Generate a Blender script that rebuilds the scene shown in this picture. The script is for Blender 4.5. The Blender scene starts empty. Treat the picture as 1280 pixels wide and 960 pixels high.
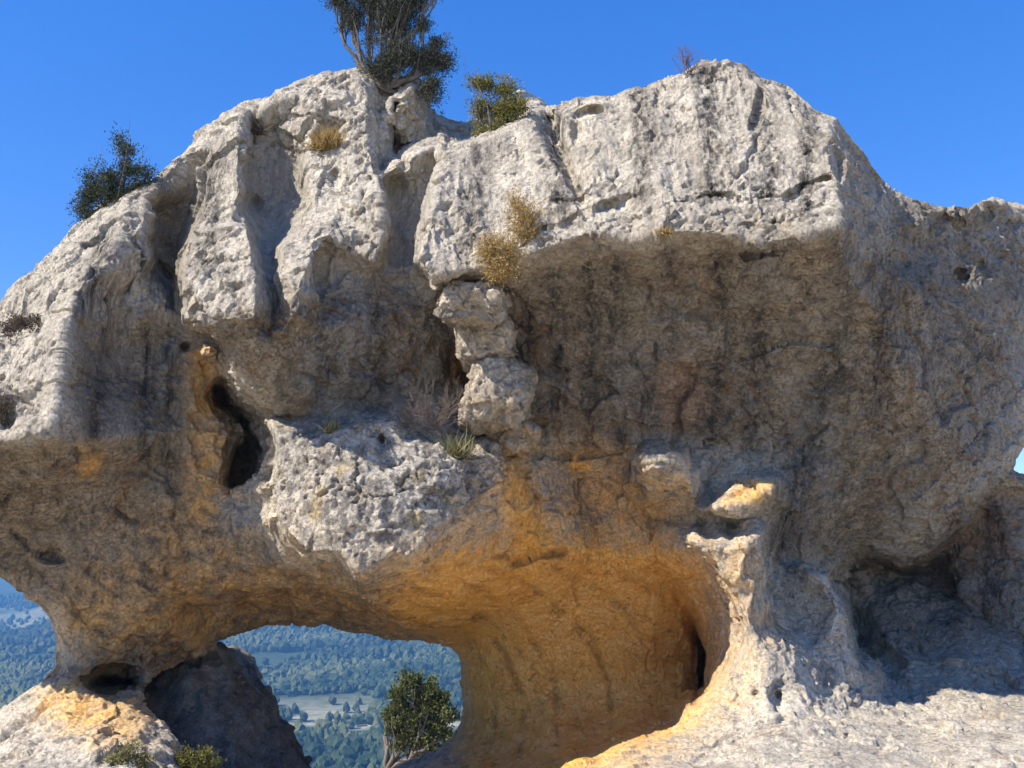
import bpy, bmesh, math, random
import numpy as np
from mathutils import Vector
from mathutils.geometry import delaunay_2d_cdt

random.seed(7)
rng = np.random.default_rng(11)
R = math.radians
scene = bpy.context.scene
col = scene.collection

# ------------------------------------------------------------------ camera
PITCH = R(11.05)
FPX = 1229.0            # focal length for a 1280 px wide picture
CAM = np.array([0.0, 0.0, 1.6])
cam_d = bpy.data.cameras.new('camera')
cam_d.sensor_width = 36.0
cam_d.lens = 36.0 * FPX / 1280.0
cam_d.clip_start = 0.1
cam_d.clip_end = 20000.0
cam = bpy.data.objects.new('camera', cam_d)
cam.location = CAM
cam.rotation_euler = (R(90) + PITCH, 0, 0)
col.objects.link(cam)
scene.camera = cam

# ------------------------------------------------------------------ light
SUN = np.array([-0.63, -0.325, 0.69]); SUN /= np.linalg.norm(SUN)
world = bpy.data.worlds.new("World"); scene.world = world
world.use_nodes = True
nt = world.node_tree; nt.nodes.clear()
sky = nt.nodes.new('ShaderNodeTexSky'); sky.sky_type = 'NISHITA'; sky.sun_disc = False
sky.sun_elevation = math.asin(SUN[2]); sky.sun_rotation = math.atan2(SUN[0], SUN[1])
sky.altitude = 900.0; sky.air_density = 1.0; sky.dust_density = 0.25; sky.ozone_density = 4.0
bg = nt.nodes.new('ShaderNodeBackground'); bg.inputs['Strength'].default_value = 0.11
wo = nt.nodes.new('ShaderNodeOutputWorld')
hsv = nt.nodes.new('ShaderNodeHueSaturation'); hsv.inputs['Hue'].default_value = .52; hsv.inputs['Saturation'].default_value = 1.7; hsv.inputs['Value'].default_value = 2.25
gam = nt.nodes.new('ShaderNodeGamma'); gam.inputs['Gamma'].default_value = 0.62   # evens the bright band at the horizon out
nt.links.new(sky.outputs[0], gam.inputs['Color']); nt.links.new(gam.outputs[0], hsv.inputs['Color']); nt.links.new(hsv.outputs[0], bg.inputs['Color']); nt.links.new(bg.outputs[0], wo.inputs['Surface'])
sd = bpy.data.lights.new('sun', 'SUN'); sd.energy = 5.0; sd.angle = R(0.53); sd.color = (1.0, 0.92, 0.80)
sun = bpy.data.objects.new('sun', sd)
sun.rotation_euler = Vector(SUN).to_track_quat('Z', 'Y').to_euler()
sun.location = (-20, -16, 30); col.objects.link(sun)

scene.view_settings.view_transform = 'Standard'
scene.view_settings.look = 'None'
scene.view_settings.exposure = 0.76
scene.view_settings.gamma = 1.0
scene.view_settings.use_curve_mapping = False
scene.cycles.max_bounces = 8
scene.cycles.diffuse_bounces = 7
scene.cycles.volume_bounces = 0
scene.cycles.transparent_max_bounces = 8

# ------------------------------------------------------------------ projection helpers
cP, sP = math.cos(PITCH), math.sin(PITCH)
def ray(px, py):
    u = (np.asarray(px, float) - 640.0) / FPX
    v = (480.0 - np.asarray(py, float)) / FPX
    return u, cP - v * sP, sP + v * cP
def at(px, py, Y):
    """the place in the scene seen at a pixel of the photograph, Y metres away"""
    dx, dy, dz = ray(px, py)
    k = np.asarray(Y, float) / dy
    return np.stack([dx * k, dy * k, CAM[2] + dz * k], -1)
def pix(P):
    q = P - CAM
    fw = q[:, 1] * cP + q[:, 2] * sP
    up = -q[:, 1] * sP + q[:, 2] * cP
    fw = np.maximum(fw, 0.1)
    return 640 + FPX * q[:, 0] / fw, 480 - FPX * up / fw

# ------------------------------------------------------------------ noise (numpy)
def _hash(ix, iy, iz, s):
    h = (ix * 374761393 + iy * 668265263 + iz * 2147483647 + s * 974711) & 0xFFFFFFFF
    h = ((h ^ (h >> 13)) * 1274126177) & 0xFFFFFFFF
    h = ((h ^ (h >> 16)) * 2246822519) & 0xFFFFFFFF
    return (h ^ (h >> 15)) & 0xFFFFFFFF
def vnoise(p, s=0):
    """smooth value noise, -1..1"""
    i = np.floor(p).astype(np.int64); f = p - i
    f = f * f * f * (f * (f * 6 - 15) + 10)
    out = np.zeros(len(p))
    for dx in (0, 1):
        wx = f[:, 0] if dx else 1 - f[:, 0]
        for dy in (0, 1):
            wy = f[:, 1] if dy else 1 - f[:, 1]
            for dz in (0, 1):
                wz = f[:, 2] if dz else 1 - f[:, 2]
                out += wx * wy * wz * (_hash(i[:, 0] + dx, i[:, 1] + dy, i[:, 2] + dz, s) / 2147483647.5 - 1)
    return out
def fbm(p, octs=4, s=0, gain=0.5):
    a, t, n = 1.0, 0.0, 0.0
    for k in range(octs):
        t = t + a * vnoise(p * (2.03 ** k) + 17.3 * k, s + k); n += a; a *= gain
    return t / n * 1.35
def ridged(p, octs=3, s=0):
    a, t, n = 1.0, 0.0, 0.0
    for k in range(octs):
        t = t + a * (1 - 2 * np.abs(vnoise(p * (2.03 ** k) + 9.1 * k, s + k))); n += a; a *= 0.5
    return t / n
def worley(p, s=0):
    i = np.floor(p).astype(np.int64)
    best = np.full(len(p), 9.0)
    for dx in (-1, 0, 1):
        for dy in (-1, 0, 1):
            for dz in (-1, 0, 1):
                c = i + np.array([dx, dy, dz])
                h = _hash(c[:, 0], c[:, 1], c[:, 2], s)
                q = c + np.stack([(h & 1023) / 1023.0, ((h >> 10) & 1023) / 1023.0, ((h >> 20) & 1023) / 1023.0], -1)
                best = np.minimum(best, ((p - q) ** 2).sum(1))
    return np.sqrt(best)
def sstep(a, b, x):
    t = np.clip((x - a) / (b - a), 0, 1); return t * t * (3 - 2 * t)

# ------------------------------------------------------------------ material helpers
class NT:
    def __init__(self, name, rough=0.9):
        self.m = bpy.data.materials.new(name); self.m.use_nodes = True
        self.t = self.m.node_tree; self.n = self.t.nodes
        self.b = self.n['Principled BSDF']; self.b.inputs['Roughness'].default_value = rough
        self.b.inputs['Specular IOR Level'].default_value = 0.15
        self.tc = self.n.new('ShaderNodeTexCoord')
    def link(self, a, b): self.t.links.new(a, b)
    def val(self, sock, v):
        if isinstance(v, bpy.types.NodeSocket): self.link(v, sock)
        else: sock.default_value = v
    def noise(self, scale, detail=6, rough=0.6, stretch=(1, 1, 1), dist=0.0, off=0.0):
        mp = self.n.new('ShaderNodeMapping'); mp.inputs['Scale'].default_value = stretch
        mp.inputs['Location'].default_value = (off, off * .7, off * 1.3)
        self.link(self.tc.outputs['Object'], mp.inputs['Vector'])
        x = self.n.new('ShaderNodeTexNoise'); x.inputs['Scale'].default_value = scale
        x.inputs['Detail'].default_value = detail; x.inputs['Roughness'].default_value = rough
        x.inputs['Distortion'].default_value = dist
        self.link(mp.outputs[0], x.inputs['Vector']); return x.outputs[0]
    def voronoi(self, scale, stretch=(1, 1, 1), feature='F1'):
        mp = self.n.new('ShaderNodeMapping'); mp.inputs['Scale'].default_value = stretch
        self.link(self.tc.outputs['Object'], mp.inputs['Vector'])
        x = self.n.new('ShaderNodeTexVoronoi'); x.feature = feature; x.inputs['Scale'].default_value = scale
        self.link(mp.outputs[0], x.inputs['Vector']); return x.outputs[0]
    def ramp(self, fac, stops):
        r = self.n.new('ShaderNodeValToRGB'); e = r.color_ramp.elements
        while len(e) < len(stops): e.new(0.5)
        for el, (p, c) in zip(e, stops):
            el.position = p; el.color = (c, c, c, 1) if isinstance(c, (int, float)) else (*c, 1)
        self.link(fac, r.inputs[0]); return r.outputs[0]
    def mix(self, fac, a, b, mode='MIX'):
        x = self.n.new('ShaderNodeMix'); x.data_type = 'RGBA'; x.blend_type = mode
        self.val(x.inputs[0], fac)
        for s, v in ((x.inputs[6], a), (x.inputs[7], b)):
            if isinstance(v, tuple): s.default_value = (*v, 1)
            else: self.link(v, s)
        return x.outputs[2]
    def math(self, op, a, b=0.0, clamp=False):
        x = self.n.new('ShaderNodeMath'); x.operation = op; x.use_clamp = clamp
        self.val(x.inputs[0], a); self.val(x.inputs[1], b); return x.outputs[0]
    def attr(self, name):
        x = self.n.new('ShaderNodeAttribute'); x.attribute_name = name
        s = self.n.new('ShaderNodeSeparateColor'); self.link(x.outputs['Color'], s.inputs[0]); return s.outputs
    def bump(self, h, dist, strength=1.0, prev=None):
        x = self.n.new('ShaderNodeBump'); x.inputs['Distance'].default_value = dist
        x.inputs['Strength'].default_value = strength
        self.link(h, x.inputs['Height'])
        if prev is not None: self.link(prev, x.inputs['Normal'])
        return x.outputs[0]

# ------------------------------------------------------------------ object helpers
def mesh_np(name, V, F, mat=None, parent=None, smooth=False):
    """F: (n,3) or (n,4) array of indices"""
    me = bpy.data.meshes.new(name)
    V = np.asarray(V, np.float32); F = np.asarray(F, np.int32)
    n, k = F.shape
    me.vertices.add(len(V)); me.vertices.foreach_set('co', V.ravel())
    me.loops.add(n * k); me.loops.foreach_set('vertex_index', F.ravel())
    me.polygons.add(n); me.polygons.foreach_set('loop_start', np.arange(0, n * k, k, dtype=np.int32))
    me.polygons.foreach_set('use_smooth', np.full(n, smooth))
    me.update(calc_edges=True); me.validate()
    if mat: me.materials.append(mat)
    o = bpy.data.objects.new(name, me); col.objects.link(o)
    if parent: o.parent = parent
    return o
def tag(o, label=None, cat=None, group=None, kind=None):
    if label: o['label'] = label
    if cat: o['category'] = cat
    if group: o['group'] = group
    if kind: o['kind'] = kind
    return o
def empty(name, loc=(0, 0, 0)):
    e = bpy.data.objects.new(name, None); e.location = loc; e.empty_display_size = 0.2
    col.objects.link(e); return e
def vcol(o, name, rgb):
    a = o.data.color_attributes.new(name, 'FLOAT_COLOR', 'POINT')
    c = np.ones((len(o.data.vertices), 4), np.float32); c[:, :rgb.shape[1]] = rgb
    a.data.foreach_set('color', c.ravel())

#@@ROCK
# ================================================================== THE ROCK
# The front of the formation as creases and points (picture x, picture y, metres away); the lines are ridges, lips and rims.
OUT = [(-140,520,11.6),(-60,440,11.7),(0,383,11.8),(30,350,11.8),(62,320,11.9),(100,288,12.0),(130,260,12.1),(165,238,12.2),(193,226,12.2),
 (203,213,12.3),(225,190,12.4),(250,167,12.5),(285,144,12.5),(302,134,12.5),(340,117,12.6),(370,105,12.6),(400,95,12.6),(425,88,12.6),(448,83,12.6),(470,93,12.7),
 (500,98,12.8),(518,96,12.8),(530,106,12.8),(536,130,13.0),(542,150,13.2),(560,157,13.5),(580,160,13.6),(605,148,13.6),(632,128,13.5),(650,113,13.5),(664,121,13.4),
 (682,139,13.0),(700,132,12.0),(720,122,11.9),(745,119,11.8),(770,118,11.8),(786,110,11.8),(805,108,11.7),(830,100,11.7),(858,90,11.6),(880,77,11.5),(905,79,11.5),(925,84,11.5),
 (948,97,11.6),(985,113,11.6),(1015,137,11.5),(1045,147,11.3),(1055,165,11.5),(1075,190,11.9),(1100,225,12.3),(1130,246,12.7),(1165,258,12.9),(1205,263,12.8),
 (1225,252,13.4),(1240,249,13.6),(1262,258,14.0),(1285,262,14.3),(1340,255,15.0),(1420,330,15.4),(1430,700,13.6),(1430,1010,9.0)]
BOT = [(1430,1010,9.0),(1280,1010,8.6),(1100,1010,8.5),(950,1010,8.5),(800,1010,8.7),(700,1010,9.4),(640,1010,11.0),(560,1010,13.0),(480,1000,14.2)]
HOLE = [(278,800,14.1),(300,792,14.2),(330,784,14.3),(370,779,14.4),(410,782,14.5),(430,787,14.6),(455,789,14.7),(480,795,14.9),(510,798,15.0),(545,801,15.2),(562,807,15.4),
 (574,822,15.5),(581,845,15.5),(584,880,15.5),(579,905,15.4),(565,926,15.2),(545,942,15.0),(520,953,14.9),(490,964,14.9),(480,1000,14.2)]
HOLE_L = [(278,800,14.1),(258,815,13.8),(230,826,13.6),(200,838,13.4),(175,858,13.0)]
PED_R = [(175,858,13.0),(180,885,12.0),(200,910,11.6),(215,940,11.0),(235,1010,10.2)]
BAY_T = [(-140,690,12.3),(-60,702,12.3),(0,722,12.4),(25,738,12.5),(50,752,12.7),(68,768,12.8),(77,792,12.9),(76,820,12.9),(74,836,12.7)]
BAY_B = [(74,836,12.7),(50,855,12.5),(25,868,12.4),(0,885,12.3),(-60,920,12.0),(-140,965,11.6)]
LINES = [OUT, BOT, HOLE, HOLE_L, PED_R, BAY_T, BAY_B,
 # left block: ridge, lip
 [(165,240,12.15),(150,290,11.7),(130,335,11.25),(98,362,10.95),(84,400,10.8),(79,450,10.65),(73,500,10.5),(66,545,10.4)],
 [(-140,640,10.6),(-60,585,10.5),(5,552,10.45),(30,549,10.4),(66,545,10.4),(110,550,10.9),(180,545,11.6),(235,535,12.3)],
 [(182,268,12.0),(180,300,11.9),(190,325,11.9)], [(188,264,12.6),(192,300,12.5),(197,330,12.4)],
 [(215,203,12.3),(198,222,12.2),(185,250,12.0)],
 # left-centre buttress
 [(302,134,12.5),(270,185,12.1),(257,215,11.9),(254,255,11.6),(240,295,11.2),(228,330,10.9),(228,360,10.7),(236,402,10.5)],
 [(250,215,12.7),(246,255,12.8),(232,292,12.8),(220,330,12.7),(220,365,12.6),(228,405,12.4)],
 [(300,160,12.0),(298,210,11.5),(303,260,11.1),(314,305,10.6),(320,350,10.3),(321,396,10.05)],
 [(311,165,12.6),(312,210,12.6),(318,255,12.4),(330,300,11.8),(338,345,11.3),(345,375,11.15)],
 [(236,402,10.5),(262,404,10.35),(295,400,10.1),(321,396,10.05),(345,375,11.1),(367,390,10.35),(400,375,11.2),(450,345,11.6),(480,345,11.8)],
 [(404,295,11.0),(388,325,10.75),(374,362,10.5),(367,390,10.35)],
 [(386,190,12.3),(388,230,12.1),(393,255,11.85),(370,285,11.4),(350,312,10.95),(344,345,10.75),(350,372,10.8)],
 [(374,195,12.7),(377,235,12.6),(380,255,12.4),(358,282,12.0),(342,305,11.6)],
 [(458,128,12.3),(462,180,12.1),(472,222,11.85),(476,265,11.55),(478,300,11.35),(468,325,11.2)],
 [(489,225,12.5),(490,265,12.4),(489,300,12.2),(484,330,12.0)],
 [(480,218,11.9),(505,203,12.0),(525,190,12.1),(550,178,12.15)],
 [(476,210,12.6),(495,196,12.8),(515,182,12.9),(540,172,13.0)],
 # sunlit slab
 [(682,139,13.0),(660,150,11.9),(640,163,11.85),(600,180,11.8),(556,191,11.75),(545,235,11.3),(532,290,10.8),(522,325,10.55)],
 [(540,215,12.4),(536,250,12.3),(525,290,12.1),(514,325,11.95)],
 [(522,325,10.55),(545,345,10.6),(590,338,10.7),(640,328,10.65),(690,306,10.55),(740,290,10.45),(790,300,10.4),(830,290,10.2),(900,290,10.15),(950,304,10.15),(985,300,10.1),(1030,290,10.05),(1047,282,10.05)],
 [(1045,147,11.3),(1036,155,11.1),(1036,185,10.8),(1043,215,10.5),(1048,250,10.25),(1047,282,10.05)],
 [(948,100,11.5),(962,124,11.35),(990,130,11.3),(1015,139,11.4)],
 # right knobs
 [(1112,240,12.3),(1122,285,12.0),(1128,320,12.2),(1150,365,12.1)], [(1140,300,12.95),(1150,330,12.95),(1165,345,12.85)],
 # chasm
 [(232,440,12.3),(240,480,12.35),(242,530,12.35),(245,600,12.4),(250,640,12.4)],
 [(262,410,10.6),(300,440,10.75),(345,495,11.3),(360,522,11.8)],
 [(254,420,12.2),(275,470,12.2),(298,506,12.3),(330,522,12.2)],
 [(266,480,12.7),(261,495,12.7),(272,513,12.75),(287,522,12.75),(293,545,12.7),(283,570,12.65),(277,605,12.55)], [(276,484,14.8),(270,495,15),(281,507,15),(297,515,15),(301,545,15),(291,572,15),(285,600,14.6)],
 [(338,530,11.4),(345,560,11.2),(338,600,11.1),(343,640,10.95),(362,672,10.8),(388,692,10.7),(425,690,10.6),(455,720,10.65),(480,700,10.65),(522,690,10.7),(546,658,10.85),(590,630,11.1),(636,602,11.4)],
 [(100,846,12.5),(125,840,12.7),(150,839,12.8),(180,842,13.0)], [(112,850,14.0),(128,845,16),(150,844,16),(170,847,15.5)], [(112,855,14.0),(125,862,15.5),(145,861,16),(166,859,15.5)], [(84,858,11.9),(105,862,11.6),(125,868,11.45),(150,866,11.5),(172,868,11.8)],
 # ceiling step and its recess
 [(293,734,12.7),(350,729,12.6),(405,731,12.6),(450,747,12.9),(500,770,13.5),(540,788,14.6)],
 [(294,741,13.3),(350,737,13.4),(405,740,13.5),(450,757,13.7),(492,777,14.2)],
 # ledges under the overhang
 [(800,572,11.45),(828,564,11.3),(852,572,11.5)], [(806,582,11.4),(835,584,11.35),(860,600,11.8),(872,640,12.25)], [(795,561,12.6),(828,554,12.6),(858,562,12.6)],
 [(893,634,11.5),(918,616,11.6),(930,602,11.8),(973,600,11.9)], [(905,637,11.45),(940,631,11.45),(964,613,11.6)], [(890,645,12.3),(930,645,12.2),(962,632,12.25)],
 [(893,620,12.5),(922,597,12.5),(978,592,12.6)],
 # bowl rim and pillar
 [(868,677,11.65),(895,705,11.65),(922,748,11.65),(938,800,11.6),(925,832,11.6),(895,857,11.6),(862,889,11.5),(846,910,11.25),(815,919,11.0),(780,929,10.8),(757,946,10.5),(712,958,10.3),(690,990,9.9)],
 [(790,672,13.3),(820,695,13.2),(850,722,13.3),(874,768,13.5),(889,815,13.5),(888,858,13.0)],
 [(843,730,13.9),(867,772,14.6),(884,816,16.8),(882,858,16.8)], [(838,735,13.9),(855,785,14.3),(866,820,14.9),(866,860,15.0)],
 [(840,903,13.6),(812,911,13.6),(778,921,13.5),(754,938,13.3),(709,950,12.9),(675,985,12.2)],
 [(945,668,11.55),(944,700,11.55),(945,740,11.6),(950,785,11.6),(975,808,11.6),(998,850,11.6),(1020,890,11.2),(1045,905,11.0)], [(957,675,12.5),(956,705,12.5),(958,740,12.5),(966,778,12.3),(987,797,12.2)],
 [(1003,708,12.9),(1006,740,12.75),(1010,780,12.6),(1012,820,12.3),(1030,860,12.2),(1060,893,11.8)],
 [(1009,712,12.5),(1030,722,12.4),(1048,755,12.3),(1059,790,12.3),(1066,818,12.3),(1095,835,12.6)],
 [(1040,728,15.3),(1053,753,15.3),(1064,789,15.2),(1072,813,15.0),(1098,827,14.0)],
 [(975,700,13.2),(1000,702,13.3),(1040,717,13.7),(1062,690,13.9),(1090,684,14.0),(1120,698,14.2),(1150,692,14.2),(1172,668,13.8),(1200,640,13.4),(1232,612,13.4),(1262,590,13.6)],
 [(1046,724,15.4),(1068,700,15),(1090,694,15.2),(1105,704,16),(1130,716,16),(1160,712,15.8),(1180,690,15)],
 [(1060,897,11.7),(1100,896,12.0),(1150,904,12.1),(1200,900,12.1),(1285,887,12.3),(1430,870,12.4)],
 [(1060,903,11.15),(1100,904,11.2),(1150,912,11.2),(1200,908,11.2),(1285,897,11.4),(1430,882,11.5)],
]
PTS = [
 # left block
 (0,430,11.3),(-140,590,10.8),(-60,510,11.0),(20,480,10.85),(40,420,11.1),(60,370,11.4),(110,310,11.8),(0,520,10.6),
 (150,370,11.8),(120,450,11.6),(150,430,11.95),(200,380,12.0),(200,430,12.25),(180,480,12.1),(120,510,11.25),(210,350,12.6),(175,345,11.8),(180,392,11.75),
 (-100,640,11.4),(0,600,11.3),(100,600,11.7),(200,600,12.3),(0,660,12.0),(100,680,12.3),(200,680,12.45),(-100,670,12.1),(60,630,11.85),(60,690,12.35),(30,700,12.3),
 (150,720,12.5),(235,725,12.6),(120,770,12.75),(150,800,12.75),(200,790,12.9),(250,770,13.3),(265,790,13.7),(230,800,13.2),(300,765,13.8),(350,760,13.9),(420,765,14.2),
 (190,740,12.55),(285,738,12.75),
 # channel
 (212,240,12.4),(230,230,12.6),(215,290,12.8),(205,330,12.6),(228,250,12.7),
 # top
 (345,125,12.4),(380,125,12.4),(320,150,12.55),(345,165,12.8),(400,140,12.3),(430,110,12.35),(445,105,12.3),(410,172,12.6),(440,150,12.2),(430,200,12.1),(450,220,11.9),(400,215,12.15),
 (480,120,12.8),(495,125,12.4),(515,110,12.4),(525,140,12.7),(505,165,12.8),(485,180,12.8),(478,150,12.7),(560,180,12.9),(540,195,12.3),(500,190,13.3),(620,150,13.3),(655,135,13.2),(590,172,13.4),
 (345,195,12.75),(355,240,12.65),(330,245,12.55),(345,280,12.2),
 (410,240,11.9),(425,270,11.6),(450,260,11.65),(420,295,11.2),(440,310,11.3),(455,290,11.4),
 (395,320,11.35),(400,350,11.45),(440,330,11.55),(420,370,11.4),
 (535,225,12.3),(510,240,12.3),(505,290,12.15),(505,325,12.05),(470,340,11.75),
 # buttress underside
 (262,440,11.2),(300,420,10.5),(340,430,10.8),(400,410,11.05),(450,400,11.3),(350,470,11.15),(400,450,11.25),(450,450,11.5),(500,390,11.65),(540,380,11.9),(500,440,11.7),(400,500,11.6),(440,500,11.75),(360,505,11.6),
 (540,430,12.0),(565,420,12.2),(560,370,11.9),(575,450,12.8),(583,485,13.6),(578,505,13.2),(520,480,12.1),(480,500,11.9),(555,480,12.4),(340,410,10.85),
 # chasm inside
 (258,450,12.55),(258,520,12.6),(262,580,12.6),(268,610,12.5),(310,530,15.2),(322,560,15.2),(315,590,15.0),(298,604,14.8),
 (268,640,12.4),(285,622,12.4),(310,615,12.2),(330,625,12.0),(320,660,12.05),(290,690,12.4),(350,700,11.95),(320,715,12.4),
 # sunlit boulder face
 (362,530,11.7),(400,522,11.7),(425,520,11.7),(470,512,11.8),(540,530,12.0),(575,545,12.0),(600,555,11.8),(625,552,11.9),
 (350,545,11.15),(400,543,11.0),(450,528,11.05),(490,520,11.2),(500,550,11.05),(550,555,11.1),(600,570,11.3),
 (400,610,10.75),(460,620,10.6),(540,610,10.8),(430,660,10.6),(480,660,10.6),
 (360,715,12.1),(400,718,11.6),(455,740,11.7),(520,722,11.7),(570,690,11.75),(600,660,11.8),(640,640,12.0),
 (560,750,13.0),(600,730,12.8),(560,775,14.0),(600,790,14.9),(640,720,12.9),(640,770,13.9),(700,700,13.0),(720,740,13.8),(760,700,13.4),
 # bowl
 (600,830,14.8),(605,880,14.9),(600,930,14.7),(560,965,14.3),(640,960,13.8),(650,830,14.4),(660,890,14.5),(700,800,14.2),(700,860,14.4),(760,770,14.0),(800,740,13.8),(820,780,14.1),(850,790,14.4),(800,840,14.4),(850,850,14.6),(740,900,14.2),(790,890,14.1),(840,880,14.3),(690,930,13.6),(600,980,13.2),
 # pillar inner face
 (900,760,12.9),(908,810,12.8),(900,840,12.6),(880,720,12.9),
 # overhang
 (560,358,11.3),(600,365,11.5),(700,330,11.05),(800,330,10.95),(900,325,10.85),(1000,322,10.75),(640,360,11.4),
 (700,400,11.75),(800,400,11.6),(900,400,11.5),(1000,400,11.4),(1100,400,11.6),(1200,420,12.85),(1290,430,14.0),(1400,450,14.9),(640,420,12.0),
 (650,490,12.4),(750,480,12.3),(850,480,12.25),(950,480,12.1),(1050,480,12.1),(1150,500,12.45),(1240,490,13.45),(1330,490,14.0),
 (655,550,12.6),(740,560,12.75),(700,568,12.85),(900,560,12.65),(980,560,12.75),(1080,580,12.95),(1180,570,12.9),(1240,565,13.3),(1255,590,13.5),
 (660,600,12.5),(720,600,13.1),(780,610,13.2),(660,650,12.6),(750,650,13.4),(820,650,13.2),(875,650,12.6),
 (1000,640,13.0),(1080,640,13.4),(1150,630,13.2),(920,662,12.25),(960,655,12.4),
 (1065,200,11.4),(1072,250,11.2),(1075,290,11.1),(1090,330,11.2),(1060,330,10.8),
 (1180,300,13.15),(1190,270,13.2),(1212,288,13.4),(1250,300,13.8),(1232,345,13.35),(1265,390,13.75),(1285,350,14.1),(1200,385,12.95),(1165,392,12.55),(1165,275,13.0),(1280,300,14.2),(1400,380,15.2),
 # pillar, ledge, cave
 (905,685,11.5),(930,680,11.45),(925,715,11.5),(932,760,11.55),(945,815,11.55),(950,840,11.4),(935,870,11.4),(900,900,11.1),(960,900,10.85),(1000,900,10.85),
 (975,700,13.0),(985,740,12.9),(996,785,12.6),(1036,790,12.25),(1045,850,12.2),(1090,870,12.5),
 (1090,750,14.9),(1110,800,14.3),(1130,740,14.9),(1190,700,14.8),(1160,780,14.5),(1240,620,14.2),(1270,612,14.2),(1300,620,14.3),(1210,670,14.6),(1280,700,14.2),(1210,760,14.6),(1280,800,13.9),(1200,830,13.6),(1110,860,13.3),(1150,880,12.8),(1220,880,12.7),(1300,860,12.9),(1420,800,12.9),
 (850,960,9.9),(950,960,9.7),(1050,950,9.9),(1150,950,10.0),(1280,950,9.9),(1060,925,10.5),(1160,930,10.6),(1280,925,10.6),(900,930,10.6),
 # pedestal
 (90,868,11.6),(60,880,11.5),(180,900,11.4),(30,910,11.2),(0,930,11.1),(60,950,10.4),(130,920,10.7),(170,950,10.3),(-100,1010,10.2),(0,1010,9.4),(100,1010,9.3),(200,1010,9.8),
 (92,848,12.3),
]
POLY_OUT = [(p[0], p[1]) for p in OUT + BOT[1:]] + [(p[0], p[1]) for p in HOLE[::-1][1:]] + [(p[0], p[1]) for p in HOLE_L[1:] + PED_R[1:]] \
    + [(-140, 1010)] + [(p[0], p[1]) for p in BAY_B[::-1]] + [(p[0], p[1]) for p in BAY_T[::-1][1:]]
GAP = [(1262,590),(1266,572),(1279,549),(1300,532),(1340,536),(1350,575),(1315,600),(1288,598),(1272,594)]

S = 2.0
GX0, GY0 = -140.0, 70.0
NX, NY = int(1575 / S), int(945 / S)
gx = GX0 + np.arange(NX) * S; gy = GY0 + np.arange(NY) * S
PX, PY = np.meshgrid(gx, gy)

def in_poly(poly, X, Y):
    inside = np.zeros(X.shape, bool); n = len(poly)
    for i in range(n):
        x0, y0 = poly[i]; x1, y1 = poly[(i + 1) % n]
        if y0 == y1: continue
        c = (y0 > Y) != (y1 > Y)
        inside ^= c & (X < (x1 - x0) * (Y - y0) / (y1 - y0) + x0)
    return inside
def box_blur(A, r, it=2):
    if r < 1: return A
    for _ in range(it):
        for ax in (0, 1):
            B = np.pad(A, [(r + 1, r) if a == ax else (0, 0) for a in (0, 1)], mode='edge')
            c = np.cumsum(B, ax)
            n = A.shape[ax]
            A = (np.take(c, np.arange(2 * r + 1, 2 * r + 1 + n), ax) - np.take(c, np.arange(0, n), ax)) / (2 * r + 1)
    return A
def seg_dist(pl, X, Y):
    d = np.full(X.shape, 1e9)
    for (x0, y0), (x1, y1) in zip(pl[:-1], pl[1:]):
        dx, dy = x1 - x0, y1 - y0
        t = np.clip(((X - x0) * dx + (Y - y0) * dy) / (dx * dx + dy * dy + 1e-9), 0, 1)
        d = np.minimum(d, np.hypot(X - x0 - t * dx, Y - y0 - t * dy))
    return d
def pmask(poly, blur):
    return box_blur(in_poly(poly, PX, PY).astype(float), max(1, int(blur / S)), 2)

SEAMS = [[(540,712),(600,738),(655,785),(690,840),(700,900),(690,950)], [(575,705),(650,725),(720,775),(760,840),(765,900)], [(620,695),(700,712),(780,760),(815,820)],
         [(660,690),(760,705),(830,745),(872,800)], [(520,735),(585,765),(630,815),(655,880),(648,950)], [(530,765),(585,795),(612,850),(618,910),(600,955)],
         [(690,765),(740,800),(760,850)], [(545,745),(610,775),(668,835),(680,900)], [(400,740),(470,760),(540,785)], [(430,728),(500,745),(570,775)], [(270,720),(330,715),(400,722)],
         [(645,560),(668,620),(690,690)], [(640,705),(670,695),(705,690)], [(90,700),(150,740),(230,760)], [(70,740),(120,790),(190,815)], [(850,600),(870,640),(900,720),(920,760)]]
STREAKS = [[(690,345),(700,420),(690,540)], [(735,330),(742,430),(735,560)], [(770,335),(765,440),(778,555)], [(835,320),(840,380),(830,440)], [(895,325),(905,420),(890,540)], [(950,330),(948,430),(940,560)],
           [(1035,460),(1010,540),(990,620),(972,690)], [(1050,300),(1060,380),(1045,470)], [(1100,330),(1105,420),(1090,520)], [(660,400),(672,480),(660,550)], [(800,450),(808,520),(800,560)],
           [(720,580),(730,640),(745,670)], [(790,585),(800,640),(815,670)], [(130,360),(125,450),(120,540)], [(180,420),(185,500),(180,590)], [(215,430),(212,520),(205,600)], [(405,400),(410,450),(400,510)], [(470,390),(462,440),(470,500)],
           [(1190,640),(1195,720),(1185,790)], [(1240,630),(1245,700),(1240,770)], [(880,90),(890,160),(885,240)], [(800,120),(806,180),(800,240)], [(700,150),(690,220),(700,260)], [(960,140),(965,210),(958,260)], [(1010,150),(1008,220),(1005,260)], [(600,190),(590,260),(585,310)], [(130,300),(115,350),(105,390)], [(270,200),(262,260),(255,330)]]
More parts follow.
